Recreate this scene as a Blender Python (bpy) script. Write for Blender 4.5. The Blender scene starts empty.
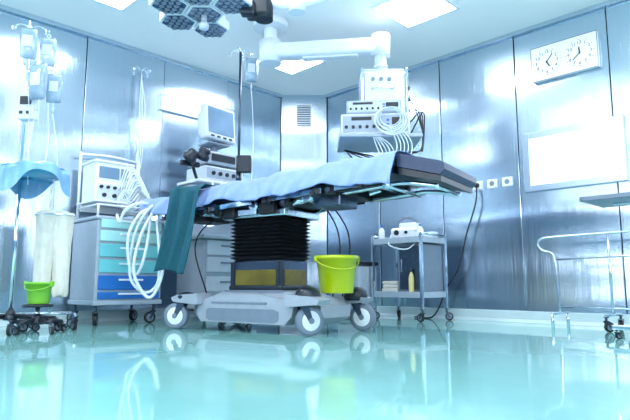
import bpy, bmesh, math, random
from mathutils import Vector, Matrix
random.seed(7)
S = bpy.context.scene
COL = S.collection
S.view_settings.view_transform = 'Standard'
S.view_settings.exposure = 0.62

# ------------------------------------------------------------ materials
def lin(c):
    return tuple(((x/255)/12.92 if x/255 <= .04045 else ((x/255+.055)/1.055)**2.4) for x in c)
MATS = {}
def mat(name, rgb, rough=.5, metal=0.0, var=.08, nscale=30, bump=.0, emis=0, trans=0, alpha=1, coat=0, stretch=None, spec=.5):
    if name in MATS: return MATS[name]
    m = bpy.data.materials.new(name); m.use_nodes = True
    nt = m.node_tree; b = nt.nodes['Principled BSDF']
    c = lin(rgb)
    tc = nt.nodes.new('ShaderNodeTexCoord'); mp = nt.nodes.new('ShaderNodeMapping')
    if stretch: mp.inputs['Scale'].default_value = stretch
    nt.links.new(tc.outputs['Object'], mp.inputs['Vector'])
    n = nt.nodes.new('ShaderNodeTexNoise'); n.inputs['Scale'].default_value = nscale
    n.inputs['Detail'].default_value = 3
    nt.links.new(mp.outputs[0], n.inputs['Vector'])
    r = nt.nodes.new('ShaderNodeValToRGB')
    r.color_ramp.elements[0].position = .3; r.color_ramp.elements[1].position = .7
    r.color_ramp.elements[0].color = (*[x*(1-var) for x in c], 1)
    r.color_ramp.elements[1].color = (*[min(1, x*(1+var)) for x in c], 1)
    nt.links.new(n.outputs['Fac'], r.inputs['Fac']); nt.links.new(r.outputs[0], b.inputs['Base Color'])
    b.inputs['Roughness'].default_value = rough; b.inputs['Metallic'].default_value = metal
    b.inputs['Specular IOR Level'].default_value = spec
    b.inputs['Coat Weight'].default_value = coat
    b.inputs['Alpha'].default_value = alpha
    b.inputs['Transmission Weight'].default_value = trans
    if bump:
        bp = nt.nodes.new('ShaderNodeBump'); bp.inputs['Strength'].default_value = bump
        bp.inputs['Distance'].default_value = .01
        nt.links.new(n.outputs['Fac'], bp.inputs['Height']); nt.links.new(bp.outputs[0], b.inputs['Normal'])
    if emis:
        b.inputs['Emission Color'].default_value = (*c, 1); b.inputs['Emission Strength'].default_value = emis
    MATS[name] = m
    return m

steel = mat('brushed_chrome', (205, 218, 230), .18, 1, .05, 40)
frame_steel = mat('frame_steel', (190, 205, 220), .3, 1, .05, 40)
chrome = mat('polished_chrome', (225, 235, 245), .08, 1, .03, 20)
darksteel = mat('dark_steel', (85, 98, 116), .3, 1, .1, 30)
white = mat('white_enamel', (234, 240, 246), .3, 0, .03, 10, coat=.3)
offwhite = mat('offwhite_plastic', (210, 220, 231), .4, 0, .04, 15)
grey = mat('grey_plastic', (118, 132, 150), .4, 0, .06, 15)
midgrey = mat('mid_grey_enamel', (168, 181, 196), .35, 0, .05, 15)
basegrey = mat('moulded_base_grey', (160, 169, 182), .35, 0, .06, 12)
black = mat('black_rubber', (12, 17, 25), .5, 0, .15, 40, bump=.1)
dark = mat('dark_plastic', (24, 33, 46), .35, 0, .1, 20)
navy = mat('navy_pad', (40, 57, 88), .4, 0, .1, 25, bump=.1)
screenm = mat('screen_glass', (110, 138, 165), .08, 0, .2, 3, emis=.15)
tealD = mat('teal_drawer', (112, 202, 212), .35, 0, .04, 10)
tealL = mat('pale_teal_drawer', (176, 230, 232), .35, 0, .04, 10)
blueD = mat('blue_drawer', (34, 110, 192), .35, 0, .05, 10)
lime = mat('lime_plastic', (184, 200, 12), .3, 0, .05, 10, coat=.3)
greenb = mat('green_plastic', (130, 200, 60), .3, 0, .05, 10)
drapem = mat('pale_blue_drape', (146, 170, 226), .8, 0, .06, 18, bump=.2)
tealcloth = mat('dark_teal_cloth', (20, 86, 102), .85, 0, .15, 60, bump=.3)
linen = mat('cream_linen', (226, 224, 214), .85, 0, .05, 20, bump=.2)
bluebowl = mat('blue_translucent_plastic', (70, 150, 195), .2, 0, .1, 8, coat=.4)
bluefilm = mat('pale_blue_film', (115, 168, 212), .35, 0, .2, 9, bump=.3, coat=.3)
hose = mat('white_hose', (228, 240, 248), .35, 0, .04, 30)
bag = mat('clear_bag', (200, 218, 232), .08, 0, .1, 12, alpha=.55, spec=.8)
fluid = mat('bag_fluid', (155, 182, 205), .1, 0, .2, 9, alpha=.8, coat=.6)
amber = mat('olive_panel', (126, 110, 46), .3, .5, .35, 5)
cream = mat('cream_plastic', (226, 216, 150), .35, 0, .05, 10)
bluelens = mat('lamp_lens', (80, 112, 150), .1, .5, .25, 60, coat=.6)
lit = mat('lit_diffuser', (246, 250, 255), .5, emis=17)
addglow = mat('added_panel_glow', (240, 246, 255), .5, emis=6)  # emission for the added panels behind the camera, no real window
winlit = mat('lit_window', (240, 248, 255), .4, emis=1.3)
print_ = mat('black_ink', (10, 14, 20), .6)
dialw = mat('dial_white', (235, 240, 246), .6, 0, .02, 5)
board = mat('baseboard_vinyl', (195, 215, 220), .3, 0, .05, 5)
backpaint = mat('blue_grey_paint', (126, 154, 180), .5, 0, .05, 4)

def wallmat():
    m = bpy.data.materials.new('brushed_stainless_panel'); m.use_nodes = True
    nt = m.node_tree; b = nt.nodes['Principled BSDF']
    b.inputs['Metallic'].default_value = 1
    tc = nt.nodes.new('ShaderNodeTexCoord')
    mp = nt.nodes.new('ShaderNodeMapping'); mp.inputs['Scale'].default_value = (.35, 1.0, 2.0)
    n = nt.nodes.new('ShaderNodeTexNoise'); n.inputs['Scale'].default_value = 1.3; n.inputs['Detail'].default_value = 0
    nt.links.new(tc.outputs['Object'], mp.inputs[0]); nt.links.new(mp.outputs[0], n.inputs['Vector'])
    bp = nt.nodes.new('ShaderNodeBump'); bp.inputs['Strength'].default_value = 1; bp.inputs['Distance'].default_value = .03
    nt.links.new(n.outputs['Fac'], bp.inputs['Height'])
    mp2 = nt.nodes.new('ShaderNodeMapping'); mp2.inputs['Scale'].default_value = (160, 2, .5)
    n2 = nt.nodes.new('ShaderNodeTexNoise'); n2.inputs['Scale'].default_value = 2; n2.inputs['Detail'].default_value = 1
    nt.links.new(tc.outputs['Object'], mp2.inputs[0]); nt.links.new(mp2.outputs[0], n2.inputs['Vector'])
    bp2 = nt.nodes.new('ShaderNodeBump'); bp2.inputs['Strength'].default_value = 1; bp2.inputs['Distance'].default_value = .0006
    nt.links.new(n2.outputs['Fac'], bp2.inputs['Height']); nt.links.new(bp.outputs[0], bp2.inputs['Normal'])
    r = nt.nodes.new('ShaderNodeValToRGB')
    r.color_ramp.elements[0].color = (.50, .61, .72, 1); r.color_ramp.elements[1].color = (.59, .70, .80, 1)
    nt.links.new(n2.outputs['Fac'], r.inputs[0]); nt.links.new(r.outputs[0], b.inputs['Base Color'])
    nt.links.new(bp2.outputs[0], b.inputs['Normal'])
    b.inputs['Roughness'].default_value = .2
    return m
steelwall = wallmat()

def floormat():
    m = bpy.data.materials.new('glossy_aqua_resin'); m.use_nodes = True
    nt = m.node_tree; b = nt.nodes['Principled BSDF']
    tc = nt.nodes.new('ShaderNodeTexCoord')
    n = nt.nodes.new('ShaderNodeTexNoise'); n.inputs['Scale'].default_value = 3; n.inputs['Detail'].default_value = 2
    nt.links.new(tc.outputs['Object'], n.inputs['Vector'])
    r = nt.nodes.new('ShaderNodeValToRGB')
    r.color_ramp.elements[0].color = (*lin((130, 188, 186)), 1); r.color_ramp.elements[1].color = (*lin((142, 198, 196)), 1)
    nt.links.new(n.outputs['Fac'], r.inputs[0]); nt.links.new(r.outputs[0], b.inputs['Base Color'])
    n3 = nt.nodes.new('ShaderNodeTexNoise'); n3.inputs['Scale'].default_value = 7; n3.inputs['Detail'].default_value = 1
    nt.links.new(tc.outputs['Object'], n3.inputs['Vector'])
    bp = nt.nodes.new('ShaderNodeBump'); bp.inputs['Strength'].default_value = .12; bp.inputs['Distance'].default_value = .004
    nt.links.new(n3.outputs['Fac'], bp.inputs['Height']); nt.links.new(bp.outputs[0], b.inputs['Normal'])
    b.inputs['Roughness'].default_value = .04; b.inputs['IOR'].default_value = 1.9
    return m
aqua = floormat()
ceilm = mat('white_ceiling_paint', (242, 246, 246), .7, 0, .01, 2)

# ------------------------------------------------------------ mesh builder
def sp(pts, n=8):
    P = [Vector(p) for p in pts]; P = [P[0]*2-P[1]]+P+[P[-1]*2-P[-2]]
    out = []
    for i in range(1, len(P)-2):
        a, b, c, d = P[i-1:i+3]
        for k in range(n):
            t = k/n
            out.append(.5*((2*b)+(c-a)*t+(2*a-5*b+4*c-d)*t*t+(3*b-a-3*c+d)*t**3))
    out.append(P[-2]); return out

class M:
    def __init__(s): s.bm = bmesh.new()
    def _merge(s, tmp, mt, mi, smooth):
        tmp.transform(mt)
        for f in tmp.faces: f.material_index = mi; f.smooth = smooth
        me = bpy.data.meshes.new('t'); tmp.to_mesh(me); s.bm.from_mesh(me); bpy.data.meshes.remove(me); tmp.free()
    def box(s, c, d, bev=.0, rot=(0, 0, 0), mi=0, seg=2):
        t = bmesh.new(); bmesh.ops.create_cube(t, size=1)
        bmesh.ops.scale(t, vec=d, verts=t.verts)
        if bev: bmesh.ops.bevel(t, geom=t.edges[:], offset=min(bev, min(d)*.49), segments=seg, profile=.5, affect='EDGES')
        R = Matrix.Rotation(rot[2], 4, 'Z') @ Matrix.Rotation(rot[1], 4, 'Y') @ Matrix.Rotation(rot[0], 4, 'X')
        s._merge(t, Matrix.Translation(c) @ R, mi, False); return s
    def tube(s, pts, r, seg=10, mi=0, caps=True):
        P = [Vector(p) for p in pts]; n = len(P)
        rs = r if isinstance(r, (list, tuple)) else [r]*n
        bm = s.bm; T = []
        for i in range(n):
            d = P[min(i+1, n-1)]-P[max(i-1, 0)]
            T.append(d.normalized() if d.length > 1e-9 else Vector((0, 0, 1)))
        a = Vector((0, 0, 1)) if abs(T[0].z) < .9 else Vector((1, 0, 0))
        N = (a - T[0]*a.dot(T[0])).normalized(); rings = []
        for i in range(n):
            N = (N - T[i]*N.dot(T[i]))
            N = N.normalized() if N.length > 1e-6 else T[i].orthogonal().normalized()
            B = T[i].cross(N)
            rings.append([bm.verts.new(P[i]+(N*math.cos(2*math.pi*k/seg)+B*math.sin(2*math.pi*k/seg))*rs[i]) for k in range(seg)])
        for i in range(n-1):
            for k in range(seg):
                f = bm.faces.new((rings[i][k], rings[i][(k+1) % seg], rings[i+1][(k+1) % seg], rings[i+1][k]))
                f.smooth = True; f.material_index = mi
        if caps:
            for R_, fl in ((rings[0], True), (rings[-1], False)):
                f = bm.faces.new(R_[::-1] if fl else R_); f.material_index = mi
        return s
    def cyl(s, a, b, r, r2=None, seg=20, mi=0):
        return s.tube([a, b], [r, r if r2 is None else r2], seg, mi)
    def lathe(s, prof, c=(0, 0, 0), seg=28, mi=0, rot=(0, 0, 0), sy=1.0):
        t = bmesh.new(); rings = []
        for (r, z) in prof:
            rings.append([t.verts.new((max(r, 1e-4)*math.cos(2*math.pi*k/seg), sy*max(r, 1e-4)*math.sin(2*math.pi*k/seg), z)) for k in range(seg)])
        for i in range(len(rings)-1):
            for k in range(seg):
                t.faces.new((rings[i][k], rings[i][(k+1) % seg], rings[i+1][(k+1) % seg], rings[i+1][k]))
        t.faces.new(rings[0][::-1]); t.faces.new(rings[-1])
        R = Matrix.Rotation(rot[2], 4, 'Z') @ Matrix.Rotation(rot[1], 4, 'Y') @ Matrix.Rotation(rot[0], 4, 'X')
        s._merge(t, Matrix.Translation(c) @ R, mi, True); return s
    def prism(s, poly, y0, y1, mi=0, axis='y'):
        f = (lambda p, e: (p[0], e, p[1])) if axis == 'y' else (lambda p, e: (p[0], p[1], e))
        a = [s.bm.verts.new(f(p, y0)) for p in poly]; b = [s.bm.verts.new(f(p, y1)) for p in poly]
        n = len(poly); fs = [s.bm.faces.new(a), s.bm.faces.new(b[::-1])]
        for i in range(n): fs.append(s.bm.faces.new((a[i], b[i], b[(i+1) % n], a[(i+1) % n])))
        for x in fs: x.material_index = mi
        return s
    def grid(s, fn, nu, nv, mi=0):
        V = [[s.bm.verts.new(fn(i/nu, j/nv)) for j in range(nv+1)] for i in range(nu+1)]
        for i in range(nu):
            for j in range(nv):
                f = s.bm.faces.new((V[i][j], V[i+1][j], V[i+1][j+1], V[i][j+1])); f.smooth = True; f.material_index = mi
        return s
    def text(s, body, size, mt, mi=0, depth=.001):
        cu = bpy.data.curves.new('t', 'FONT'); cu.body = body; cu.size = size; cu.extrude = depth
        cu.align_x = 'CENTER'; cu.align_y = 'CENTER'
        o = bpy.data.objects.new('t', cu); COL.objects.link(o)
        bpy.context.view_layer.update()
        me = bpy.data.meshes.new_from_object(o.evaluated_get(bpy.context.evaluated_depsgraph_get()))
        t = bmesh.new(); t.from_mesh(me)
        bpy.data.objects.remove(o); bpy.data.meshes.remove(me)
        s._merge(t, mt, mi, False); return s

def mkobj(name, m, mats):
    bmesh.ops.recalc_face_normals(m.bm, faces=m.bm.faces[:])
    me = bpy.data.meshes.new(name); m.bm.to_mesh(me); m.bm.free()
    for x in (mats if isinstance(mats, (list, tuple)) else [mats]): me.materials.append(x)
    o = bpy.data.objects.new(name, me); COL.objects.link(o); return o
def thing(name, label, cat, loc, rz=0, group=None):
    e = bpy.data.objects.new(name, None); COL.objects.link(e)
    e.empty_display_size = .1; e.location = loc; e.rotation_euler = (0, 0, rz)
    e['label'] = label; e['category'] = cat
    if group: e['group'] = group
    return e
def part(par, name, m, mats, label=None, loc=None, rot=None):
    if isinstance(m, list):
        return [part(par, name, x, mats, label, loc, rot) for x in m]
    o = mkobj(name, m, mats); o.parent = par
    if loc: o.location = loc
    if rot: o.rotation_euler = rot
    if label: o['label'] = label
    return o
def single(name, label, cat, m, mats, loc=(0, 0, 0), rz=0, group=None):
    o = mkobj(name, m, mats); o.location = loc; o.rotation_euler = (0, 0, rz)
    o['label'] = label; o['category'] = cat
    if group: o['group'] = group
    return o
def struct(name, m, mats):
    o = mkobj(name, m, mats); o['kind'] = 'structure'; return o
def dup(o, par, loc=None, rot=None):
    c = o.copy(); c.parent = par
    if loc is not None: c.location = loc
    if rot is not None: c.rotation_euler = rot
    COL.objects.link(c)
    for ch in o.children: dup(ch, c)
    return c

# ------------------------------------------------------------ room
H = 2.69
CX, CY = -.138, 6.988
q = math.sqrt(.5)
def RW(s, off=0, z=0): return Vector((CX+q*s-q*off, CY-q*s-q*off, z))
def LW(s, off=0, z=0): return Vector((CX-q*s+q*off, CY-q*s-q*off, z))
RR, RL = -math.pi/4, math.pi/4
SL = 7.4
floor = struct('floor', M().box((0, 1.8, -.05), (16, 16, .1)), aqua)
ceil = struct('ceiling', M().box((0, 1.8, H+.05), (16, 16, .1)), ceilm)

def wall(name, origin, rz, length, pw, x0, sign):
    m = M()
    m.box((sign*(x0+length/2), .06, H/2), (length, .04, H), mi=1)
    x = x0
    while x < x0+length-.01:
        w = min(pw, x0+length-x)
        m.box((sign*(x+w/2), .02, H/2+.02), (w-.007, .036, H-.04), bev=.003, mi=0, seg=1,
              rot=(random.uniform(-.006, .006), 0, random.uniform(-.012, .012)))
        x += w
    o = struct(name, m, [steelwall, dark]); o.location = origin; o.rotation_euler = (0, 0, rz); return o
wall('wall_right', (CX, CY, 0), RR, SL-.408, .81, .408, 1)
wall('wall_left', (CX, CY, 0), RL, SL-.408, .81, .408, -1)
m = M(); m.box((0, .06, H/2), (.60, .04, H), mi=1); m.box((0, .02, H/2+.02), (.565, .036, H-.04), bev=.003, seg=1)
o = struct('wall_corner', m, [steelwall, dark]); o.location = (-.138, 6.70, 0)
for nm, sgn in (('wall_back', 1), ('wall_entrance', -1)):
    if sgn == 1: c = RW(SL+.05, SL/2, H/2); rz = RL
    else: c = LW(SL+.05, SL/2, H/2); rz = RR
    o = struct(nm, M().box((0, 0, 0), (SL+.2, .1, H)), backpaint); o.location = c; o.rotation_euler = (0, 0, rz)
def glowpanel(name, along, right, w, h, z):  # framed glowing panels out of view, added for bright streaks in the steel walls
    c = RW(SL-.02, along, z) if right else LW(SL-.02, along, z)
    m = M().box((0, 0, 0), (w, .02, h), mi=0)
    for sx in (-1, 1): m.box((sx*(w/2+.03), 0, 0), (.06, .05, h+.12), bev=.005, mi=1)
    for sz in (-1, 1): m.box((0, 0, sz*(h/2+.03)), (w, .05, .06), bev=.005, mi=1)
    o = struct(name, m, [addglow, steel]); o.location = c; o.rotation_euler = (0, 0, RL if right else RR)
glowpanel('added_glow_panel_1', 2.2, True, 1.5, 1.1, 1.65)
glowpanel('added_glow_panel_2', 5.0, True, 1.5, 1.1, 1.65)
glowpanel('added_glow_panel_3', 2.2, False, 1.5, 1.1, 1.65)
glowpanel('added_glow_panel_4', 5.0, False, 1.5, 1.1, 1.65)

def bb(name, loc, rz, x0, x1):
    m = M().prism([(-.012, 0), (-.03, 0), (-.03, .004), (-.014, .03), (-.012, .10), (-.0, .104), (0, 0)][::-1], x0, x1, axis='y')
    m.bm.transform(Matrix.Rotation(math.pi/2, 4, 'Z') @ Matrix.Identity(4))
    for v in m.bm.verts: v.co.y = -abs(v.co.y)
    o = struct(name, m, board); o.location = loc; o.rotation_euler = (0, 0, rz); return o
bb('baseboard_right', (CX, CY, 0), RR, -SL, -.408)
bb('baseboard_left', (CX, CY, 0), RL, .408, SL)
bb('baseboard_corner', (-.138, 6.70, 0), 0, -.29, .29)
m = M().box((.408+3.3, -.015, H-.02), (6.6, .03, .04), bev=.004); o = struct('trim_1', m, steel); o.location = (CX, CY, 0); o.rotation_euler = (0, 0, RR)
m = M().box((-.408-3.3, -.015, H-.02), (6.6, .03, .04), bev=.004); o = struct('trim_2', m, steel); o.location = (CX, CY, 0); o.rotation_euler = (0, 0, RL)

def window(name, loc, rz, w, h, bar=.03):
    m = M()
    m.box((0, -.006, 0), (w, .012, h), mi=0)
    for sx in (-1, 1): m.box((sx*(w/2+bar/2), -.012, 0), (bar, .03, h+2*bar), bev=.004, mi=1)
    for sz in (-1, 1): m.box((0, -.012, sz*(h/2+bar/2)), (w, .03, bar), bev=.004, mi=1)
    o = struct(name, m, [winlit, frame_steel]); o.location = loc; o.rotation_euler = (0, 0, rz); return o
window('window_1', RW(3.31, 0, 1.425), RR, .72, .42, .06)
window('window_2', LW(1.66, 0, 2.20), RL, .80, .13, .02)

def clight(x, y, s=.52):
    t = thing('ceiling_light', 'square recessed white ceiling light panel, switched on', 'ceiling light', (x, y, H), RR, 'square ceiling light panels')
    m = M()
    for a, b, c, d in ((0, s/2, s, .03), (0, -s/2, s, .03), (s/2, 0, .03, s), (-s/2, 0, .03, s)):
        m.box((a, b, -.008), (c+.03 if c > d else c, d if c > d else d-.03, .016), bev=.003)
    part(t, 'frame', m, white)
    part(t, 'diffuser', M().box((0, 0, -.006), (s-.03, s-.03, .01)), lit)
for p in ((-.26, 5.62), (.86, 4.48), (-1.66, 4.15), (-.72, 2.85), (1.95, 3.25), (.35, 1.7), (-2.9, 2.7), (-1.7, 1.5), (1.4, .6), (-.4, .2)): clight(*p)

# ------------------------------------------------------------ wall items
t = thing('air_vent', 'white louvred ventilation grille on corner wall panel', 'air vent', (-.138, 6.70, 2.42))
m = M()
for x in (-.09, .09): m.box((x, -.008, 0), (.014, .02, .29), bev=.002)
for z in (-.138, .138): m.box((0, -.008, z), (.17, .02, .014), bev=.002)
part(t, 'frame', m, white)
m = M()
for i in range(9): m.box((0, -.008, -.115+i*.029), (.166, .016, .006), rot=(.6, 0, 0))
part(t, 'louvres', m, white)
part(t, 'back_plate', M().box((0, -.001, 0), (.17, .002, .27)), grey)

t = thing('wall_clock', 'white rectangular double clock with two round black-numeral dials', 'clock', RW(3.30, 0, 2.30), RR)
part(t, 'case', M().box((0, -.02, 0), (.57, .04, .32), bev=.01), white)
part(t, 'bezel', M().box((0, -.041, .157), (.57, .004, .005)).box((0, -.041, -.157), (.57, .004, .005)).box((.282, -.041, 0), (.005, .004, .31)).box((-.282, -.041, 0), (.005, .004, .31)), grey)
for cx, hh, mm in ((-.14, 5.1, 1.3), (.14, 11.9, 7.6)):
    m = M()
    m.cyl((cx, -.040, 0), (cx, -.045, 0), .126, seg=48, mi=0)
    for k in range(60):
        a = k*math.pi/30; L = .010 if k % 5 == 0 else .004
        r0 = .122-L/2
        m.box((cx+r0*math.sin(a), -.0455, r0*math.cos(a)), (.005 if k % 5 == 0 else .0014, .001, L), rot=(0, a, 0), mi=1)
    for k in range(1, 13):
        a = k*math.pi/6
        mt = Matrix.Translation((cx+.092*math.sin(a), -.0455, .092*math.cos(a))) @ Matrix.Rotation(math.pi/2, 4, 'X')
        m.text(str(k), .040, mt, mi=1, depth=.0006)
    d = part(t, 'dial', m, [dialw, print_])
    for nm, an, L, w in (('hour_hand', hh*math.pi/6, .062, .011), ('minute_hand', mm*math.pi/6, .09, .008)):
        hnd = M().box((cx+(L/2-.01)*math.sin(an), -.049, (L/2-.01)*math.cos(an)), (w, .002, L), rot=(0, an, 0))
        part(d, nm, hnd, print_)

for s_ in (2.42, 2.57, 2.72):
    t = thing('wall_socket', 'small white electrical wall socket on steel panel', 'socket', RW(s_, 0, 1.28), RR, 'white wall sockets in a row')
    part(t, 'plate', M().box((0, -.006, 0), (.10, .012, .085), bev=.004), white)
    part(t, 'outlet', M().cyl((0, -.012, 0), (0, -.016, 0), .024), grey)

# ------------------------------------------------------------ casters
def mkcaster(par, loc, ang, r=.04, w=.025, tyre=black, hub=grey, forkm=steel, h=None):
    h = h or r*2.9
    m = M()
    m.cyl((0, 0, h-.006), (0, 0, h), r*.55, seg=16)
    m.cyl((0, 0, 2.1*r), (0, 0, h), r*.25, seg=12)
    for sy in (-1, 1):
        m.prism([(-r*.35, 2.15*r), (r*.35, 2.15*r), (r*.75, .9*r), (r*.45, .9*r)], sy*(w/2+.003), sy*(w/2+.007))
    m.box((0, 0, 2.15*r), (r*.8, w+.014, r*.1), bev=.002)
    c = part(par, 'caster', m, forkm, loc=loc, rot=(0, 0, ang))
    wl = M()
    wl.lathe([(r*.72, -w/2), (r*.95, -w/2), (r, -w*.3), (r, w*.3), (r*.95, w/2), (r*.72, w/2)], (r*.6, 0, r), rot=(math.pi/2, 0, 0), mi=0)
    wl.lathe([(r*.2, -w*.56), (r*.66, -w*.50), (r*.74, -w*.42), (r*.74, w*.42), (r*.66, w*.50), (r*.2, w*.56)], (r*.6, 0, r), rot=(math.pi/2, 0, 0), mi=1)
    for sy in (-1, 1): wl.cyl((r*.6, sy*w*.5, r), (r*.6, sy*w*.68, r), r*.2, seg=12, mi=0)
    part(c, 'wheel', wl, [tyre, hub])
    return c

# ------------------------------------------------------------ OPERATING TABLE
TH = -math.radians(34)
T = thing('operating_table', 'steel operating table with black bellows column on wheeled base', 'operating table', (-.336, 4.21, 0), TH)
BE = 1.19
def tz(a):
    if a <= BE: return 1.078+.047*a
    return 1.134-(a-BE)*.26
m = M()
m.prism([(-.60, .11), (-.52, .06), (.50, .06), (.58, .11), (.58, .19), (.46, .235), (.30, .285), (-.30, .285), (-.42, .24), (-.60, .20)], -.19, .19)
for sy in (-1, 1):
    m.prism([(-.46, .12), (-.42, .065), (.36, .065), (.42, .12), (.44, .20), (.36, .235), (.12, .265), (-.28, .255), (-.45, .21)], sy*.19, sy*.30)
    for sx in (-1, 1):
        m.prism([(sx*.40, .19), (sx*.46, .19), (sx*.66, .205), (sx*.68, .235), (sx*.62, .255), (sx*.40, .27)], sy*.22, sy*.36)
ed = [e for e in m.bm.edges if e.calc_face_angle(0) > .35 and e.calc_length() > .03]
bmesh.ops.bevel(m.bm, geom=ed, offset=.013, segments=3, profile=.5, affect='EDGES')
part(T, 'base', m, [basegrey])
rs = []
for sy in (-1, 1):
    rs.append(M().prism([(-.36, .095), (-.33, .075), (.28, .075), (.31, .095), (.31, .15), (.27, .165), (-.33, .165), (-.36, .15)], sy*.2985, sy*.304))
    rs.append(M().box((-.05, sy*.303, .205), (.52, .006, .014), bev=.002))
rs.append(M().box((0, 0, .287), (.56, .40, .012), bev=.004))
part(T, 'recess_panel', rs, grey, label='dark recessed panel in the base')
cc = []
for sx, sy in ((.53, -.27), (.58, .27)):
    cc.append(M().lathe([(.080, 0), (.090, .03), (.078, .07), (.045, .095), (.0, .10)], (sx, sy, .22), seg=24))
part(T, 'caster_cover', cc, dark, label='black domed caster cover')
part(T, 'caster_cover', [M().lathe([(.070, 0), (.076, .02), (.06, .045), (.0, .055)], (sx, sy, .225), seg=24) for sx, sy in ((-.58, -.29), (-.53, .29))], dark, label='dark domed caster cover')
cA = mkcaster(T, (-.60, -.30, 0), math.radians(200), .098, .055, tyre=grey, hub=white, forkm=darksteel, h=.22)
dup(cA, T, (.50, -.30, 0), (0, 0, math.radians(60))); dup(cA, T, (.56, .30, 0), (0, 0, math.radians(10))); dup(cA, T, (-.52, .30, 0), (0, 0, math.radians(190)))
part(T, 'brake_pedal', [M().box((-.68, -.10, .13), (.20, .03, .014), bev=.004).box((-.79, -.10, .132), (.05, .12, .018), bev=.005), M().box((-.68, .12, .13), (.20, .03, .014), bev=.004).box((-.79, .12, .132), (.05, .06, .018), bev=.005)], black)
m = M().box((0, 0, .405), (.46, .34, .22), bev=.02, mi=0).box((0, -.173, .38), (.38, .006, .12), bev=.002, mi=1).box((.233, 0, .38), (.006, .26, .12), bev=.002, mi=1).box((0, 0, .31), (.50, .38, .04), bev=.015, mi=2)
for x in (-.225, .225): m.box((x, -.165, .40), (.03, .03, .20), bev=.005, mi=2)
part(T, 'lower_column', m, [darksteel, amber, dark])
m = M(); n = 11; z0 = .515; z1 = .82
ringv = []
for i in range(2*n+1):
    z = z0+(z1-z0)*i/(2*n); out = (i % 2 == 1); hx = .255 if out else .225; hy = .195 if out else .165
    rad = .03; ring = []
    for cx, cy, a0 in ((hx-rad, hy-rad, 0), (-hx+rad, hy-rad, 90), (-hx+rad, -hy+rad, 180), (hx-rad, -hy+rad, 270)):
        for k in range(4):
            a = math.radians(a0+30*k); ring.append(m.bm.verts.new((cx+rad*math.cos(a), cy+rad*math.sin(a), z)))
    ringv.append(ring)
for i in range(2*n):
    for k in range(16): m.bm.faces.new((ringv[i][k], ringv[i][(k+1) % 16], ringv[i+1][(k+1) % 16], ringv[i+1][k]))
m.bm.faces.new(ringv[0][::-1]); m.bm.faces.new(ringv[-1])
part(T, 'bellows', m, black, label='pleated black rubber bellows')
m = M()
m.box((0, 0, .845), (.60, .44, .055), bev=.012, mi=2)
m.box((.0, 0, .91), (.50, .36, .08), bev=.02)
m.box((-.42, 0, .895), (.44, .30, .07), bev=.012, rot=(0, -.047, 0), mi=1); m.box((.45, 0, .935), (.46, .30, .08), bev=.012, rot=(0, -.047, 0), mi=1)
for sy in (-.19, .19):
    m.cyl((-.55, sy, .89), (-.18, sy, .85), .026, mi=2); m.cyl((.55, sy, .94), (.2, sy, .87), .026, mi=2)
    m.cyl((.85, sy, 1.0), (.5, sy, .93), .020, mi=2)
m.box((.16, -.235, .875), (.14, .05, .09), bev=.01, mi=1); m.box((-.2, -.24, .865), (.11, .04, .09), bev=.01, mi=1)
m.box((-.02, -.235, .855), (.18, .05, .05), bev=.008, mi=2)
for x, z, mi in ((-.3, .875, 1), (.33, .90, 1), (-.45, .89, 2), (.52, .92, 2), (.05, .90, 2), (-.60, .90, 1), (.70, .95, 1)):
    m.cyl((x, -.28, z), (x, -.18, z), .034, mi=mi); m.cyl((x, -.29, z), (x, -.28, z), .018, mi=0)
m.box((.70, 0, .965), (.12, .46, .07), bev=.01, mi=1); m.box((-.74, 0, .915), (.12, .46, .07), bev=.01, mi=1)
m.box((.30, -.24, .95), (.26, .03, .04), bev=.006, mi=2); m.box((-.50, -.24, .925), (.34, .03, .035), bev=.006, mi=2)
for sy in (-.22, .22):
    m.box((-.62, sy, .915), (.66, .05, .065), bev=.006, rot=(0, -.047, 0), mi=1)
    m.box((.72, sy, .970), (.66, .05, .075), bev=.006, rot=(0, -.047, 0), mi=1)
m.box((-.62, -.05, .87), (.24, .28, .08), bev=.012, mi=1); m.box((.62, -.06, .905), (.22, .24, .10), bev=.012, mi=0)
m.box((-.92, 0, .935), (.10, .40, .05), bev=.008, mi=1)
m.cyl((-.86, -.24, .92), (-.86, .24, .92), .022, mi=2); m.cyl((.97, -.24, .985), (.97, .24, .985), .024, mi=2)
part(T, 'tilt_mechanism', m, [darksteel, black, steel])
kn = []
for a in (-.80, -.35, .22, .62, .98): kn.append(M().box((a, -.318, tz(a)-.175), (.04, .03, .055), bev=.005).cyl((a, -.33, tz(a)-.185), (a, -.365, tz(a)-.185), .014, seg=12))
part(T, 'rail_clamp', kn, dark)
def sect(m, a0, a1, hy, zoff0, zoff1, mi=0):
    m.prism([(a0, tz(a0+1e-6)+zoff0), (a1, tz(a1)+zoff0), (a1, tz(a1)+zoff1), (a0, tz(a0+1e-6)+zoff1)], -hy, hy, mi=mi)
m = M()
for a0, a1 in ((-1.08, -.62), (-.60, .10), (.12, .70), (.72, 1.17)): sect(m, a0, a1, .28, -.125, -.085)
part(T, 'top_frame', m, darksteel)
rl = []
for sy in (-1, 1):
    for a0, a1 in ((-1.02, -.66), (-.56, .06), (.16, .66), (.76, 1.14)):
        m = M()
        m.prism([(a0, tz(a0)-.18), (a1, tz(a1)-.18), (a1, tz(a1)-.145), (a0, tz(a0)-.145)], sy*.295, sy*.307)
        for a in (a0+.06, a1-.06): m.cyl((a, sy*.26, tz(a)-.115), (a, sy*.30, tz(a)-.16), .009, seg=10)
        rl.append(m)
part(T, 'side_rail', rl, chrome, label='chrome accessory rail')
m = M()
for a0, a1 in ((-1.10, -.62), (-.61, .11), (.12, .71), (.72, 1.18)):
    sect(m, a0, a1, .29, -.083, -.014)
part(T, 'mattress', m, navy)
AE = 1.50
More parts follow.
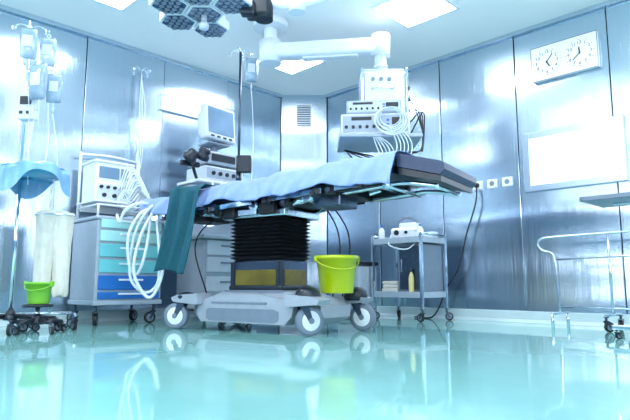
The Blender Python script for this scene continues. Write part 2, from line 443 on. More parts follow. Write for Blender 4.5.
m = M(); m.prism([(1.20, tz(1.20)-.088), (AE-.03, tz(AE)-.088), (AE, tz(AE)-.06), (AE-.005, tz(AE)-.02), (AE-.03, tz(AE)-.006), (1.20, tz(1.20)-.006)], -.29, .29)
m.prism([(1.20, tz(1.20)-.135), (AE-.03, tz(AE)-.125), (AE-.03, tz(AE)-.092), (1.20, tz(1.20)-.092)], -.275, .275, mi=1)
ed = [e for e in m.bm.edges if e.calc_face_angle(0) > .3]
bmesh.ops.bevel(m.bm, geom=ed, offset=.007, segments=2, profile=.5, affect='EDGES')
part(T, 'end_section', m, [navy, dark], label='dark padded end section angled downward')
ss = []
for sy in (-.2, .2):
    ss.append(M().tube(sp([(.75, sy, .93), (1.0, sy, .945), (1.2, sy, .955), (1.42, sy, .915)], 6), .015))
ss.append(M().cyl((1.4, -.2, .92), (1.4, .2, .92), .012)); ss.append(M().cyl((1.10, -.27, .945), (1.10, .27, .945), .014))
part(T, 'support_strut', ss, steel)
cs = []
for y in (.02, .15):
    cs.append(M().tube(sp([(.45, y, .93), (.58, y*1.1, .72), (.60, y, .5), (.54, y, .25)], 6), .006, seg=6))
cs.append(M().tube(sp([(-.2, -.2, .87), (-.45, -.24, .78), (-.6, -.2, .6), (-.55, -.1, .24)], 8), .006, seg=6))
part(T, 'cable', cs, black)

def drapef(i, j):
    a = -1.10+2.31*i
    zt = tz(min(a, BE))+.004
    k = max(0, min(1, (a-.35)/.75)); k = k*k*(3-2*k)
    near = .140+.020*math.sin(a*6.1)+.012*math.sin(a*15+1)+.045*k-.03*max(0, min(1, (-.5-a)/.5))
    far = .04+.02*math.sin(a*4)
    tot = far+.62+near; d = j*tot-far
    hy = .31
    if d < 0:
        y = hy+.014*math.sin(a*22)*min(1, -d/.08); z = zt+d
        return (a, y, z)
    if d <= .62:
        yy = hy-d
        e = min(d, .62-d); dz = -.012*math.exp(-e/.015)
        return (a, yy, zt+.009*math.sin(a*13+yy*9)+.006*math.sin(a*31-yy*17)+dz+.004)
    h = d-.62
    rip = .030*math.sin(a*15+1.6*math.sin(a*5)+h*6)*min(1, h/.1)+.014*math.sin(a*37+h*25)*min(1, h/.1)
    return (a+.03*math.sin(a*9)*h/.2, -hy-.014-abs(rip)-.12*h, zt-.010-h+.004*math.sin(a*29)+.009*math.sin(a*13-.31*9)*(1-min(1, h/.1)))
D = single('surgical_drape', 'pale blue fabric drape laid over the operating table', 'drape', M().grid(drapef, 200, 52), drapem, (-.336, 4.21, 0), TH)
sm = D.modifiers.new('t', 'SOLIDIFY'); sm.thickness = .003; sm.offset = 1
TC = -.54
def clothf(i, j):
    L = .76; w = .33
    a = TC+w*(i-.5)*(1-.12*j)-.12*j*j+.03
    d = j*L
    z0 = tz(TC)+.028
    if d < .12: return (a, -.24-d, z0+.004*math.sin(i*9))
    h = d-.12
    return (a+.01*math.sin(i*12+h*6), -.395-.024*math.sin(i*14+h*3)*min(1, h/.15)-.03*h-.012, z0-.01-h+.02*math.sin(i*5))
D = single('surgical_towel', 'dark teal cloth hanging over the side of the operating table', 'towel', M().grid(clothf, 36, 40), tealcloth, (-.336, 4.21, 0), TH)
sm = D.modifiers.new('t', 'SOLIDIFY'); sm.thickness = .004; sm.offset = 1

# ------------------------------------------------------------ buckets
def bucket(name, label, m1, loc, r, h, rz=0):
    t = thing('bucket', label, 'bucket', loc, rz)
    m = M().lathe([(0, .0), (r*.78, 0), (r*.80, .004), (r*.98, h*.9), (r*1.05, h*.9), (r*1.06, h), (r*1.0, h), (r*.96, h*.9), (r*.78, .01), (0, .008)], seg=36)
    part(t, 'body', m, m1)
    pts = []
    for k in range(17):
        a = math.pi*k/16; x = r*1.07*math.cos(a); s_ = math.sin(a)
        pts.append((x, -r*1.10*s_, h*.93-r*.55*s_))
    part(t, 'handle', M().tube(sp(pts, 2), .004, seg=6), m1)
    part(t, 'handle_mount', [M().box((sx*r*1.05, 0, h*.92), (.02, .04, .04), bev=.004) for sx in (-1, 1)], m1)
bucket('bucket', 'lime green plastic bucket standing on the table base', lime, (.15, 3.86, .275), .142, .255, .2)

# ------------------------------------------------------------ corrugated hoses
def corr(pts, r, n=10):
    P = sp(pts, n); return P, [r*(1.0 if i % 2 else .8) for i in range(len(P))]
B = thing('breathing_circuit', 'white corrugated breathing hoses looped off the table end', 'hose', (-1.38, 4.46, 0))
for k, pts in enumerate((
    [(.10, .10, .99), (.04, -.0, .95), (-.06, 0, .78), (-.10, 0, .55), (-.08, 0, .36), (.04, 0, .27), (.13, 0, .36), (.13, 0, .6), (.09, .04, .85), (.08, .1, .97)],
    [(.14, .06, .98), (.08, -.05, .90), (-.01, -.06, .7), (-.05, -.06, .45), (.02, -.05, .28), (.10, -.06, .24), (.17, -.05, .4), (.18, -.02, .7), (.16, .06, .96)],
    [(.06, .12, .98), (-.04, .0, .99), (-.14, -.04, .93), (-.20, 0, .84), (-.24, .04, .90)],
    [(.05, .12, .97), (-.03, -.02, .90), (-.11, -.04, .72), (-.10, -.02, .50), (-.04, 0, .42), (.02, .0, .6), (.03, .1, .94)])):
    P, r = corr(pts, .0135, 16)
    part(B, 'hose', M().tube(P, r, seg=10), hose)

# ------------------------------------------------------------ IV bags
def ivbag(loc, rz=0, s=1.0, tl=.6, sway=.05):
    t = thing('iv_bag', 'clear plastic infusion bag hanging with drip line', 'iv bag', loc, rz, 'hanging infusion bags')
    w, h = .046*s, .18*s
    def f(i, j, sg):
        x = (i*2-1); z = j*2-1
        e = max(0, 1-abs(x)**3)*max(0, 1-abs(z)**4)
        return (x*w*(1-.12*abs(z)**3), sg*.022*s*math.sqrt(e), -.03-h/2+z*h/2)
    m = M(); m.grid(lambda i, j: f(i, j, 1), 12, 14); m.grid(lambda i, j: f(i, j, -1), 12, 14)
    bmesh.ops.remove_doubles(m.bm, verts=m.bm.verts[:], dist=.0004)
    part(t, 'pouch', m, fluid)
    part(t, 'label_patch', M().box((0, -.0225*s, -.03-h*.45), (w*1.1, .002, h*.36), bev=.0005), offwhite)
    m = M().tube(sp([(0, 0, -.03), (-.014, 0, -.015), (0, 0, .0), (.014, 0, -.015), (0, 0, -.03)], 5), .0025, seg=6)
    part(t, 'hanger_loop', m, white)
    m = M(); m.cyl((0, 0, -.03-h), (0, 0, -.06-h), .006, seg=8); m.cyl((0, 0, -.06-h), (0, 0, -.11-h), .010, seg=10)
    part(t, 'drip_chamber', m, bag)
    part(t, 'drip_line', M().tube(sp([(0, 0, -.11-h), (sway*.3, 0, -.2-h), (sway, .01, -.2-h-tl*.5), (sway*.5, 0, -.2-h-tl)], 7), .003, seg=6), hose)
    return t

def fiveleg(par, R, r=.03, ph=.3, n=5, z=.085, m1=dark, wheel=.03):
    m = M(); m.lathe([(.045, z-.015), (.05, z), (.03, z+.04), (.02, z+.06)], seg=20)
    for k in range(n):
        a = ph+2*math.pi*k/n
        m.tube([(.03*math.cos(a), .03*math.sin(a), z+.012), (R*math.cos(a), R*math.sin(a), z)], [.018, .012], seg=10)
    part(par, 'base', m, m1)
    c0 = None
    for k in range(n):
        a = ph+2*math.pi*k/n
        if c0 is None: c0 = mkcaster(par, (R*math.cos(a), R*math.sin(a), 0), a+.8, wheel, .02, black, grey, m1 if m1 is steel else darksteel, h=z)
        else: dup(c0, par, (R*math.cos(a), R*math.sin(a), 0), (0, 0, a+1.5*k))

def hooks(z, R=.11, n=4, ph=.4, ox=0, oy=0):
    out = []
    for k in range(n):
        a = ph+2*math.pi*k/n; c, s_ = math.cos(a), math.sin(a)
        out.append(M().tube(sp([(ox, oy, z), (ox+R*.6*c, oy+R*.6*s_, z+.02), (ox+R*c, oy+R*s_, z+.0), (ox+R*c*1.02, oy+R*s_*1.02, z-.03), (ox+R*1.2*c, oy+R*1.2*s_, z-.03), (ox+R*1.25*c, oy+R*1.25*s_, z)], 4), .0045, seg=6))
    return out

X, Y = -2.15, 3.98
t = thing('iv_stand', 'chrome infusion stand with hooks, pump and wheeled base', 'iv stand', (X, Y, 0), 0)
fiveleg(t, .30, ph=.2, wheel=.035, z=.10)
m = M().cyl((0, 0, .1), (0, 0, 1.2), .0135).cyl((0, 0, 1.2), (0, 0, 2.26), .010); m.cyl((0, 0, 1.17), (0, 0, 1.23), .022)
part(t, 'pole', m, chrome)
part(t, 'hook', hooks(2.26, .10), chrome)
m = M().box((.05, -.05, 1.62), (.12, .08, .20), bev=.012).box((.05, -.095, 1.66), (.08, .01, .06), bev=.002, mi=1).box((.02, -.095, 1.57), (.02, .01, .02), mi=1).box((.07, -.095, 1.57), (.02, .01, .02), mi=1)
part(t, 'infusion_pump', m, [offwhite, dark])
m = M().cyl((0, 0, 1.08), (.12, -.06, 1.08), .01).lathe([(.0, 0), (.17, 0), (.215, .05), (.22, .055), (.22, .06), (.21, .058), (.165, .012), (0, .01)], (.14, -.08, 1.09), seg=36)
part(t, 'tray', m, bluebowl, label='round translucent blue plastic tray')
for dx, dy, z, s_, tl in ((.115, .05, 2.23, 1.25, .7), (-.05, .11, 2.23, 1.1, .5), (.05, -.115, 2.23, 1.3, .6)):
    ivbag((X+dx, Y+dy, z), .3, s_, tl, .04)
ivbag((X+.15, Y-.13, 1.95), -.2, 1.5, .45, -.05)
ivbag((X+.23, Y-.05, 1.90), .2, 1.2, .5, .05)
part(t, 'cross_bar', M().tube([(0, 0, 1.93), (.15, -.13, 1.96)], .006, seg=8).tube([(0, 0, 1.91), (.23, -.05, 1.91)], .006, seg=8), chrome)
def filmf(i, j):
    a = 2*math.pi*i; r = .27*j
    r2 = min(r, .228)+max(0, r-.228)*.3
    z = 1.165+.012*math.sin(a*3+r*20)+.008*math.sin(a*7-r*30)+.02*math.cos(r*9)-max(0, r-.228)*2.6*(1+.7*math.sin(a*3+1))
    r2 *= 1+.05*math.sin(a*9)*j
    return (r2*math.cos(a), r2*math.sin(a), z)
single('plastic_cover', 'loose crumpled pale blue plastic film covering the tray', 'plastic sheet', M().grid(filmf, 72, 24), bluefilm, (X+.14, Y-.08, 0), 0)

# linen stand
X2, Y2 = -2.00, 4.24
t = thing('linen_hamper', 'wheeled stand with creamy white cloth hanging in two folds', 'hamper', (X2, Y2, 0), .43)
m = M()
m.tube(sp([(.14*math.cos(a), .09*math.sin(a), .86) for a in [k*math.pi/6 for k in range(13)]], 3), .006, seg=8)
m.tube([(0, .09, .86), (0, .15, .80), (0, .16, .12)], .009, seg=8)
m.tube([(-.18, .14, .11), (.18, .14, .11)], .010, seg=8); m.tube([(-.18, -.16, .11), (-.18, .14, .11)], .010, seg=8); m.tube([(.18, -.16, .11), (.18, .14, .11)], .010, seg=8)
part(t, 'frame', m, steel)
def legf(sx):
    prof = [(.015, .24, .066), (.050, .245, .066), (.058, .28, .066), (.060, .40, .064), (.066, .55, .058), (.076, .68, .050), (.080, .80, .048), (.088, .87, .048), (.082, .885, .048)]
    def f(i, j):
        a = 2*math.pi*i; x = j*(len(prof)-1); k = min(int(x), len(prof)-2); fr = x-k
        r, z, cx = [prof[k][n_]*(1-fr)+prof[k+1][n_]*fr for n_ in range(3)]
        r *= 1+.06*math.sin(a*5+z*9+sx)+.03*math.sin(a*11-z*14)
        return (sx*cx+r*math.cos(a), r*.95*math.sin(a), z+.006*math.sin(a*3))
    return f
m = M(); m.grid(legf(-1), 40, 30); m.grid(legf(1), 40, 30)
part(t, 'cloth', m, linen, label='creamy white folded cloth')
c0 = None
for x, y, a in ((-.18, -.16, 0), (.18, -.16, 2), (-.18, .14, 1), (.18, .14, 3)):
    if c0 is None: c0 = mkcaster(t, (x, y, 0), a, .035, .022, black, grey, darksteel, h=.102)
    else: dup(c0, t, (x, y, 0), (0, 0, a))
BX, BY = -1.93, 3.92
bucket('bucket', 'small green plastic bucket standing on a wheeled stool', greenb, (BX, BY, .20), .085, .15)
t = thing('wheeled_stool', 'low dark wheeled stool base carrying a green bucket', 'stool', (BX, BY, 0), .2)
part(t, 'seat', M().lathe([(.0, .178), (.09, .178), (.10, .184), (.095, .198), (0, .198)], seg=28), dark)
part(t, 'stem', M().cyl((0, 0, .07), (0, 0, .18), .016), steel)
fiveleg(t, .17, ph=.5, n=5, z=.075, wheel=.027)

# ------------------------------------------------------------ drawer cart
t = thing('anaesthesia_cart', 'white medical cart with teal and blue drawers', 'medical cart', (-1.75, 4.92, 0), RL)
w, d = .60, .50
m = M().box((0, 0, .535), (w, d, .67), bev=.012).box((0, -.005, .885), (w+.03, d+.03, .03), bev=.01).box((0, 0, .185), (w+.02, d+.02, .04), bev=.01)
part(t, 'body', m, midgrey)
zs = [(.845, .10, tealL), (.735, .10, tealL), (.615, .12, tealD), (.485, .12, tealD), (.35, .13, blueD), (.245, .07, blueD)]
for zc, hh, mm in zs:
    dr = part(t, 'drawer', M().box((0, -d/2-.009, zc), (w-.05, .018, hh-.012), bev=.006), mm)
    part(dr, 'handle', M().box((0, -d/2-.03, zc+hh*.18), (.22, .008, .016), bev=.003).box((-.1, -d/2-.022, zc+hh*.18), (.012, .014, .012)).box((.1, -d/2-.022, zc+hh*.18), (.012, .014, .012)), white)
c0 = mkcaster(t, (-.26, -.2, 0), 1, .05, .03, black, grey, darksteel, h=.166)
for l, a in (((.26, -.2, 0), 3), ((-.26, .2, 0), 2), ((.26, .2, 0), .5)): dup(c0, t, l, (0, 0, a))
m = M()
for x in (-.28, .28): m.cyl((x, .22, .9), (x, .22, 1.52), .012); m.cyl((x, -.2, .9), (x, -.2, 1.0), .01)
m.tube(sp([(-.28, .22, 1.50), (0, .22, 1.52), (.28, .22, 1.50)], 4), .010)
m.box((0, .05, 1.04), (.58, .40, .016), bev=.004)
m.tube([(-.28, -.2, 1.0), (.28, -.2, 1.0)], .008); m.box((0, .16, 1.0), (.57, .02, .06), bev=.004)
m.tube([(-.28, -.2, 1.0), (-.28, .22, 1.0)], .008); m.tube([(.28, -.2, 1.0), (.28, .22, 1.0)], .008)
part(t, 'rail', m, white)
m = M().cyl((.27, .235, .9), (.27, .235, 2.44), .010); m.cyl((.27, .235, 1.5), (.27, .235, 1.56), .018)
part(t, 'pole', m, chrome)
part(t, 'hook', hooks(2.44, .09, ox=.27, oy=.235), chrome)
ms = []
for k in range(3):
    ms.append(M().tube(sp([(.27, .22, 2.4-.02*k), (.25+.03*k, .2, 2.0), (.29-.02*k, .18, 1.6), (.15, .0, 1.3+.05*k), (.0+.05*k, -.1, 1.2)], 8), .0035, seg=6))
part(t, 'drip_line', ms, hose)
def P2(tob, x, y, z):
    r = Matrix.Rotation(tob.rotation_euler[2], 3, 'Z') @ Vector((x, y, 0)); return (tob.location.x+r.x, tob.location.y+r.y, z)
v = thing('ventilator', 'white ventilator unit with control panel and breathing hoses', 'ventilator', P2(t, -.10, .05, 1.049), RL)
m = M().box((0, 0, .17), (.34, .28, .34), bev=.015).box((0, -.005, .345), (.36, .30, .02), bev=.006, mi=1).box((0, -.142, .085), (.31, .008, .13), bev=.003, mi=2)
part(v, 'body', m, [white, white, offwhite])
part(v, 'screen', M().box((-.05, -.144, .25), (.18, .01, .10), bev=.003), screenm)
part(v, 'display_strip', M().box((.09, -.144, .25), (.07, .01, .10), bev=.003), grey)
part(v, 'control_knob', [M().cyl((x, -.14, .12), (x, -.165, .12), .014) for x in (-.12, -.06, 0, .06, .12)]+[M().cyl((x, -.14, .05), (x, -.16, .05), .018) for x in (-.09, 0, .09)], dark)
for k in range(11):
    P, r = corr([(.03+.02*k, -.16, .10), (.09+.015*k, -.2-.004*k, .33-.025*k), (.22+.012*k, -.18, .22-.02*k), (.29-.01*k, -.17, -.02+.03*k), (.20-.015*k, -.17-.01*k, -.10+.02*k), (.02+.015*k, -.18, -.02+.015*k), (.06, -.18, .1)], .009 if k % 2 else .006, 12)
    part(v, 'hose', M().tube(P, r, seg=8), hose)
v = thing('supply_box', 'open white supply box on the cart shelf', 'box', P2(t, .185, .06, 1.049), RL)
m = M()
for x in (-.07, .07): m.box((x, 0, .06), (.004, .22, .12))
for y in (-.11, .11): m.box((0, y, .06), (.144, .004, .12))
m.box((0, 0, .003), (.144, .22, .006)); part(v, 'body', m, white)
ms = []
for k in range(6):
    x = random.uniform(-.05, .05); ms.append(M().cyl((x, -.08+.03*k, .01), (x*.8, -.08+.03*k, .18), .009, seg=8))
part(v, 'syringe', ms, linen)

# ------------------------------------------------------------ anaesthesia machine
t = thing('anaesthesia_machine', 'grey anaesthesia workstation tower with monitor on top', 'anaesthesia machine', (-.98, 5.50, 0), RL)
m = M().box((0, .03, .45), (.56, .46, .62), bev=.015).box((0, -.0, .78), (.66, .54, .04), bev=.01).box((0, .14, 1.05), (.56, .24, .52), bev=.012).box((0, 0, .13), (.62, .54, .06), bev=.015)
part(t, 'body', m, midgrey)
for z in (.34, .52, .68): 
    dr = part(t, 'drawer', M().box((0, -.21, z), (.50, .02, .14), bev=.006), offwhite)
    part(dr, 'handle', M().box((0, -.228, z+.02), (.2, .012, .016), bev=.003), grey)
m = M().box((0, .08, 1.33), (.60, .40, .03), bev=.008).box((.02, .08, 1.42), (.46, .34, .14), bev=.01, mi=1).box((.02, .08, 1.575), (.44, .34, .13), bev=.01, mi=2)
m.box((.0, -.095, 1.58), (.28, .01, .07), mi=3)
m.box((.02, -.093, 1.42), (.42, .006, .10), mi=2)
part(t, 'module_stack', m, [white, offwhite, midgrey, dark])
part(t, 'control_knob', [M().cyl((x, -.09, 1.42), (x, -.11, 1.42), .02) for x in (-.12, -.04, .04, .12)], dark)
m = M().cyl((0, .08, 1.64), (0, .08, 1.76), .04).box((0, .08, 1.745), (.24, .2, .02), bev=.005)
part(t, 'monitor_stand', m, grey)
m = M().box((0, 0, 0), (.40, .10, .36), bev=.02).box((0, .08, 0), (.32, .12, .28), bev=.03)
mo = part(t, 'monitor', m, offwhite, loc=(0, .02, 1.955), rot=(-.08, 0, .12))
part(mo, 'screen', M().box((0, -.052, .015), (.34, .006, .27), bev=.002), screenm)
part(mo, 'button', [M().box((x, -.053, -.15), (.04, .008, .016)) for x in (-.12, -.04, .04, .12)], dark)
part(t, 'side_arm', M().tube(sp([(-.25, -.02, 1.33), (-.36, -.12, 1.42), (-.44, -.2, 1.5)], 6), .015).box((-.44, -.18, 1.45), (.2, .04, .05), bev=.01), dark)
ms = []
for k in range(2):
    ms.append(M().lathe([(.03, 0), (.065, .01), (.07, .05), (.05, .07), (.06, .09), (.05, .12), (.0, .13)], (-.50+.15*k, -.22, 1.46+.03*k), rot=(.4, .6-.4*k, 0)))
part(t, 'absorber_canister', ms, dark, label='black round canister on a side arm')
part(t, 'hose', [M().tube(sp([(-.2+.1*k, -.2, 1.30), (-.24+.1*k, -.26, 1.1), (-.15+.1*k, -.28, .95), (-.05+.08*k, -.26, 1.2)], 8), .012) for k in range(3)], hose)
part(t, 'vaporizer', [M().lathe([(.045, 0), (.05, .01), (.05, .14), (.03, .17), (.03, .19), (0, .2)], (x, -.05, .96)) for x in (.12, .22)], blueD)
c0 = mkcaster(t, (-.25, -.2, 0), 1, .035, .03, black, grey, darksteel, h=.10)
for l, a in (((.25, -.2, 0), 3), ((-.25, .2, 0), 2), ((.25, .2, 0), .5)): dup(c0, t, l, (0, 0, a))

X, Y = -.70, 4.98
t = thing('iv_stand', 'tall slim chrome infusion stand behind the operating table', 'iv stand', (X, Y, 0), 0)
fiveleg(t, .18, ph=.9, n=4, wheel=.025, z=.075)
m = M().cyl((0, 0, .1), (0, 0, 1.3), .016).cyl((0, 0, 1.3), (0, 0, 2.50), .012); m.cyl((0, 0, 1.27), (0, 0, 1.33), .024)
part(t, 'pole', m, darksteel)
part(t, 'hook', hooks(2.50, .09, ph=-.1), chrome)
part(t, 'clamp', M().box((.06, -.03, 1.42), (.12, .06, .16), bev=.01).cyl((0, 0, 1.3), (0, 0, 1.5), .022), dark)
ivbag((X+.105, Y-.01, 2.47), .2, 1.3, .8, .03)

# ------------------------------------------------------------ ceiling pendant
PX = -.40
t = thing('ceiling_pendant', 'white ceiling-mounted pendant arm carrying medical equipment', 'pendant arm', (PX, 4.75, 0), 0)
m = M().cyl((0, 0, 2.62), (0, 0, H), .16, seg=32).cyl((0, 0, 2.45), (0, 0, 2.64), .06)
part(t, 'ceiling_mount', m, white)
ang = math.atan2(-.12, .97); L = .98
m = M().cyl((0, 0, 2.29), (0, 0, 2.50), .10, seg=28)
mid = Vector((math.cos(ang)*L/2, math.sin(ang)*L/2, 2.40)); m.box(mid, (L, .15, .135), bev=.03, rot=(0, 0, ang), seg=3)
m.box(mid+Vector((.05, 0, -.07)), (L*.5, .09, .03), bev=.006, rot=(0, 0, ang))
ex, ey = math.cos(ang)*L, math.sin(ang)*L
m.cyl((ex, ey, 2.31), (ex, ey, 2.50), .085, seg=28)
part(t, 'arm', m, white)
part(t, 'drop_tube', M().cyl((ex, ey, 2.12), (ex, ey, 2.40), .05).cyl((ex, ey, 2.2), (ex, ey, 2.22), .06), offwhite)
m = M().box((ex+.02, ey+.05, 1.85), (.40, .26, .60), bev=.02).box((ex+.02, ey+.05, 2.165), (.36, .20, .03), bev=.008)
m.box((ex+.02, ey-.084, 1.94), (.34, .01, .38), bev=.004, mi=1)
m.box((ex-.05, ey-.10, 1.505), (.66, .54, .03), bev=.008)
for x in (-.37, .27): m.box((ex+x, ey-.10, 1.535), (.012, .50, .04), bev=.003)
for sx in (-1, 1): m.box((ex+.02+sx*.19, ey-.092, 1.95), (.018, .02, .44), bev=.004, mi=2)
part(t, 'equipment_column', m, [midgrey, offwhite, steel])
part(t, 'outlet', [M().cyl((ex+x, ey-.088, 2.07), (ex+x, ey-.10, 2.07), .017, seg=16) for x in (-.08, -.01, .06)], grey)
part(t, 'handle', M().tube(sp([(ex-.08, ey-.09, 1.98), (ex-.08, ey-.13, 1.98), (ex+.08, ey-.13, 1.98), (ex+.08, ey-.09, 1.98)], 4), .008, seg=8), steel)
part(t, 'side_connector', [M().cyl((ex+.22, ey, z), (ex+.245, ey, z), .02) for z in (1.72, 1.82, 1.92, 2.02)], dark)
for nm, x, z, ww, hh, lab in (('electrosurgical_unit', -.08, 1.522, .55, .17, 'white electrosurgical unit with round dials on pendant shelf'), ('control_unit', -.09, 1.692, .44, .11, 'slim grey electronic control unit stacked on another device')):
    u = thing(nm, lab, 'medical device', (PX+ex+x, 4.75+ey-.22, z), -.1)
    part(u, 'case', M().box((0, 0, hh/2), (ww, .23, hh), bev=.01).box((0, -.114, hh/2), (ww-.03, .008, hh-.03), bev=.003, mi=1), [white, midgrey] if hh > .15 else [midgrey, offwhite])
    part(u, 'dial', [M().cyl((-ww*.42+i*ww*.10, -.114, hh*.35), (-ww*.42+i*ww*.10, -.13, hh*.35), .013 if hh > .15 else .009, seg=14) for i in range(6)], dark)
    part(u, 'display', [M().box((ww*.33, -.12, hh*.6), (.10, .006, hh*.35)), M().box((-ww*.2, -.12, hh*.75), (.16, .006, hh*.16))], dark)
    part(u, 'button', [M().box((ww*.18, -.12, hh*(.25+.2*i)), (.02, .006, hh*.1)) for i in range(3)], blueD)
u = thing('coiled_tube', 'coiled clear white tubing hanging from the pendant shelf', 'tubing', (PX+ex+.02, 4.75+ey-.375, 1.70))
lp = []
for k in range(8):
    R = .082+.007*k; ox = .012*math.sin(k*2.1)
    lp.append(M().tube([(ox+R*math.cos(a), -.005*k+.004*math.sin(3*a), -.05-.006*k+R*.85*math.sin(a)) for a in [2*math.pi*i/36 for i in range(37)]], .0040, seg=6))
part(u, 'loop', lp, hose)
part(u, 'tube', [M().tube(sp([(.02*k, 0, -.13), (.05+.03*k, -.01, -.3), (-.03+.02*k, .0, -.45-.03*k), (-.1+.03*k, .02, -.3), (-.14, .02, -.17)], 8), .004, seg=6) for k in range(5)], hose)
u = thing('pendant_cable', 'black and white power cables hanging from the equipment column', 'cable', (PX+ex, 4.75+ey, 0))
part(u, 'cord', [M().tube(sp([(.25, 0, 1.92-.1*k), (.30+.02*k, -.02, 1.8), (.34, -.05, 1.6-.04*k), (.30, -.1, 1.44), (.1, -.14, 1.40), (-.2+.1*k, -.1, 1.36), (-.32, .0, 1.47)], 8), .006, seg=6) for k in range(4)], black)

# ------------------------------------------------------------ surgical light
t = thing('surgical_light', 'large petal-shaped surgical lamp head on jointed ceiling arm', 'surgical light', (-.74, 3.50, 0), 0)
def hexpod(cx, cy, cz, R, rot):
    m = M()
    pts = [(cx+R*math.cos(math.pi/3*k+rot), cy+R*math.sin(math.pi/3*k+rot)) for k in range(6)]
    m.prism(pts, cz, cz+.06, axis='z')
    pts = [(cx+R*.8*math.cos(math.pi/3*k+rot), cy+R*.8*math.sin(math.pi/3*k+rot)) for k in range(6)]
    m.prism(pts, cz+.06, cz+.10, axis='z')
    p = part(t, 'lamp_pod', m, white)
    ml = M()
    pts = [(cx+R*.86*math.cos(math.pi/3*k+rot), cy+R*.86*math.sin(math.pi/3*k+rot)) for k in range(6)]
    ml.prism(pts, cz-.006, cz, axis='z')
    for i in range(-2, 3):
        for j in range(-2, 3):
            x = (i+j*.5)*R*.36; y = j*R*.31
            if math.hypot(x, y) < R*.72: ml.lathe([(R*.14, 0), (R*.12, -.006), (R*.05, -.01)], (cx+x, cy+y, cz-.006), seg=10, mi=1)
    part(p, 'lens', ml, [bluelens, grey])
hexpod(0, 0, 2.12, .13, 0)
for k in range(6):
    a = math.pi/6+k*math.pi/3
    if k == 0: continue
    hexpod(.235*math.cos(a), .235*math.sin(a), 2.125, .13, 0)
m = M().cyl((0, 0, 2.03), (0, 0, 2.12), .018).lathe([(.03, 0), (.033, .03), (.02, .05)], (0, 0, 2.02))
part(t, 'handle', m, offwhite)
m = M().tube(sp([(-.30, .0, 2.20), (-.28, .0, 2.30), (0, 0, 2.34), (.24, 0, 2.30), (.34, 0, 2.18)], 6), .022)
part(t, 'yoke', m, midgrey)
m = M().box((.36, 0, 2.16), (.16, .12, .13), bev=.02).cyl((.40, 0, 2.08), (.40, 0, 2.26), .06).box((.30, -.06, 2.13), (.10, .08, .10), bev=.02)
part(t, 'joint', m, dark, label='dark grey swivel joint')
m = M().tube(sp([(.42, 0, 2.22), (.55, .01, 2.20), (.80, .02, 2.26), (.95, .02, 2.42)], 6), .038).cyl((.95, .02, 2.36), (.95, .02, H), .045).cyl((.95, .02, H-.05), (.95, .02, H), .13)
m.cyl((.62, .01, 2.14), (.62, .01, 2.28), .055)
part(t, 'arm', m, white)

# ------------------------------------------------------------ instrument cart
t = thing('instrument_trolley', 'stainless steel two-shelf instrument trolley on casters', 'trolley', (.905, 5.38, 0), RR)
w, d = .56, .40
m = M()
for x in (-w/2, w/2):
    for y in (-d/2, d/2): m.box((x, y, .455), (.028, .028, .69), bev=.004)
for x in (-w/2, w/2): m.tube([(x, -d/2, .80), (x, d/2, .80)], .011)
part(t, 'frame', m, steel)
for z in (.755, .25):
    m = M().box((0, 0, z-.01), (w-.02, d-.02, .030), bev=.003)
    for yy in (-d/2, d/2): m.box((0, yy, z-.008), (w-.03, .014, .055), bev=.003)
    for xx in (-w/2, w/2): m.box((xx, 0, z-.008), (.014, d-.03, .055), bev=.003)
    part(t, 'shelf', m, midgrey)
m = M().box((.12, .02, .49), (.27, .34, .44), bev=.006).box((.12, -.152, .49), (.23, .004, .40), mi=1).box((.03, -.158, .51), (.012, .012, .12), bev=.003, mi=2)
part(t, 'cabinet_body', m, [grey, darksteel, steel])
c0 = mkcaster(t, (-w/2, -d/2, 0), 1, .038, .025, black, grey, darksteel, h=.112)
for l, a in (((w/2, -d/2, 0), 3), ((-w/2, d/2, 0), 2), ((w/2, d/2, 0), .5)): dup(c0, t, l, (0, 0, a))
u = thing('suction_pump', 'white portable suction pump with rounded housing', 'medical device', P2(t, -.02, .02, .762), RR+.2)
m = M().box((0, 0, .06), (.28, .20, .12), bev=.03, seg=4).box((.02, .02, .14), (.18, .14, .06), bev=.015)
part(u, 'housing', m, white)
part(u, 'gauge', [M().cyl((-.07, -.10, .07), (-.07, -.112, .07), .025), M().cyl((.03, -.10, .07), (.03, -.112, .07), .015)], dark)
part(u, 'handle', M().tube(sp([(-.1, 0, .11), (-.09, 0, .19), (.0, 0, .22), (.09, 0, .19), (.1, 0, .11)], 6), .009), grey)
part(u, 'tube', M().tube(sp([(.12, -.1, .08), (.19, -.19, .08), (.20, -.22, .0), (.10, -.24, -.10), (-.08, -.24, -.06), (-.12, -.12, .05)], 8), .006, seg=6), hose)
def bottle(loc, r, h, mm, lab, cat='bottle', grp=None):
    u = thing('bottle', lab, cat, loc, 0, grp)
    part(u, 'body', M().lathe([(r*.9, 0), (r, .01), (r, h*.6), (r*.7, h*.75), (r*.35, h*.82), (r*.35, h*.88)], seg=20), mm)
    part(u, 'cap', M().lathe([(r*.42, h*.86), (r*.42, h), (r*.3, h)], seg=16), dark if mm is cream else blueD)
bottle(P2(t, -.23, -.12, .762), .03, .15, white, 'small white dispenser bottle on the trolley', grp='bottles on the trolley')
bottle(P2(t, .23, -.13, .762), .03, .13, white, 'small white bottle with blue cap on the trolley', grp='bottles on the trolley')
bottle(P2(t, .15, -.175, .262), .025, .22, cream, 'cream yellow spray bottle on the lower shelf')
single('glove_box', 'small white cardboard glove box on the trolley', 'box', M().box((0, 0, .035), (.12, .09, .07), bev=.004), white, P2(t, .20, .08, .762), RR)
single('folded_linen', 'stack of folded white linen on the lower shelf', 'linen', M().box((0, 0, .02), (.19, .26, .036), bev=.012).box((.004, .0, .056), (.18, .25, .034), bev=.012).box((0, 0, .09), (.185, .25, .034), bev=.012), linen, P2(t, -.14, .0, .262), RR)
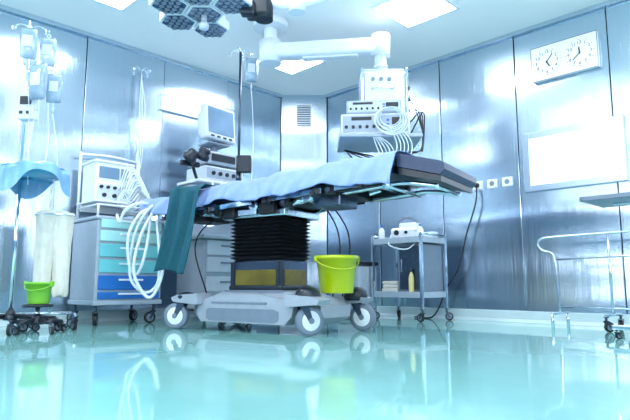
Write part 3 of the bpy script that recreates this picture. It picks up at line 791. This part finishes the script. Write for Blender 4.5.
t = thing('waste_bin_stand', 'pale grey equipment bin with dark lid beside the trolley', 'bin', (.42, 5.58, 0), RR)
part(t, 'body', M().box((0, 0, .27), (.30, .28, .50), bev=.03).box((0, 0, .02), (.32, .30, .04), bev=.01), midgrey)
part(t, 'lid', M().box((0, 0, .54), (.32, .30, .04), bev=.015), dark)
part(t, 'pedal', M().box((0, -.18, .04), (.10, .08, .012), bev=.004), dark)

u = thing('power_cable', 'black power cable hanging from wall socket to floor', 'cable', (0, 0, 0))
part(u, 'cord', M().tube(sp([RW(2.42, .03, 1.27), RW(2.42, .06, 1.1), RW(2.32, .08, .8), RW(2.24, .10, .5), RW(2.1, .10, .3), RW(2.0, .10, .10), RW(1.9, .09, .012), RW(1.7, .07, .012)], 10), .007, seg=8), black)
part(u, 'plug', M().box((0, 0, 0), (.04, .035, .04), bev=.006), black, loc=RW(2.42, .03, 1.28), rot=(0, 0, RR))

# ------------------------------------------------------------ tubular rail stand
t = thing('tubular_stand', 'slim chrome bent-tube rail frame on wheeled foot', 'rail stand', (2.24, 4.03, 0), RR)
m = M()
m.tube(sp([(.6, 0, .725), (0, 0, .715), (-.5, 0, .705), (-.60, 0, .695), (-.625, 0, .65), (-.59, 0, .60), (-.53, 0, .585), (-.50, 0, .54), (-.49, 0, .40), (-.48, 0, .115)], 8), .009)
m.tube([(-.49, 0, .53), (.6, 0, .55)], .008)
for x in (-.10, .42): m.cyl((x, 0, .12), (x, 0, .715), .009)
for x in (-.48, -.10, .42): m.tube([(x, -.16, .115), (x, .16, .115)], .010)
m.tube([(-.48, 0, .16), (.42, 0, .16)], .007)
part(t, 'frame', m, steel)
c0 = mkcaster(t, (-.10, -.16, 0), 1, .036, .024, black, grey, darksteel, h=.107)
for l, a in (((.42, -.16, 0), 3), ((-.10, .16, 0), 2), ((.42, .16, 0), .5)): dup(c0, t, l, (0, 0, a))
part(t, 'rubber_foot', [M().cyl((-.48, y, 0), (-.48, y, .115), .012, seg=12) for y in (-.15, .15)], steel)
t = thing('mayo_stand', 'steel instrument tray table on a single chrome post', 'tray table', (2.18, 3.46, 0), RR)
m = M().box((-.10, .02, .88), (.62, .42, .012), bev=.003)
for a_, b_, c_, d_ in ((-.10, -.19, .64, .02), (-.10, .23, .64, .02), (-.41, .02, .02, .44), (.21, .02, .02, .44)): m.box((a_, b_, .89), (c_, d_, .03), bev=.005)
part(t, 'tray', m, grey)
m = M().cyl((.16, .02, .06), (.16, .02, .875), .014).cyl((.16, .02, .5), (.16, .02, .56), .022)
m.box((-.05, .02, .866), (.46, .03, .018), bev=.004)
part(t, 'post', m, chrome)
part(t, 'base', M().box((.16, .02, .07), (.05, .50, .03), bev=.008).box((-.05, -.2, .07), (.45, .03, .03), bev=.008).box((-.05, .24, .07), (.45, .03, .03), bev=.008), chrome)
c0 = mkcaster(t, (-.25, -.2, 0), 1, .02, .018, black, grey, darksteel, h=.056)
for l, a in (((.16, -.2, 0), 3), ((-.25, .24, 0), 2), ((.16, .24, 0), .5)): dup(c0, t, l, (0, 0, a))

# ------------------------------------------------------------ world, camera
W = bpy.data.worlds.new('World'); S.world = W; W.use_nodes = True
W.node_tree.nodes['Background'].inputs['Color'].default_value = (.7, .85, 1, 1)
W.node_tree.nodes['Background'].inputs['Strength'].default_value = .5

cam = bpy.data.cameras.new('camera'); co = bpy.data.objects.new('camera', cam); COL.objects.link(co)
cam.sensor_width = 36; cam.lens = 555/630*36
co.location = (0, 0, .33); co.rotation_euler = (math.radians(90+7.7), 0, 0)
S.camera = co
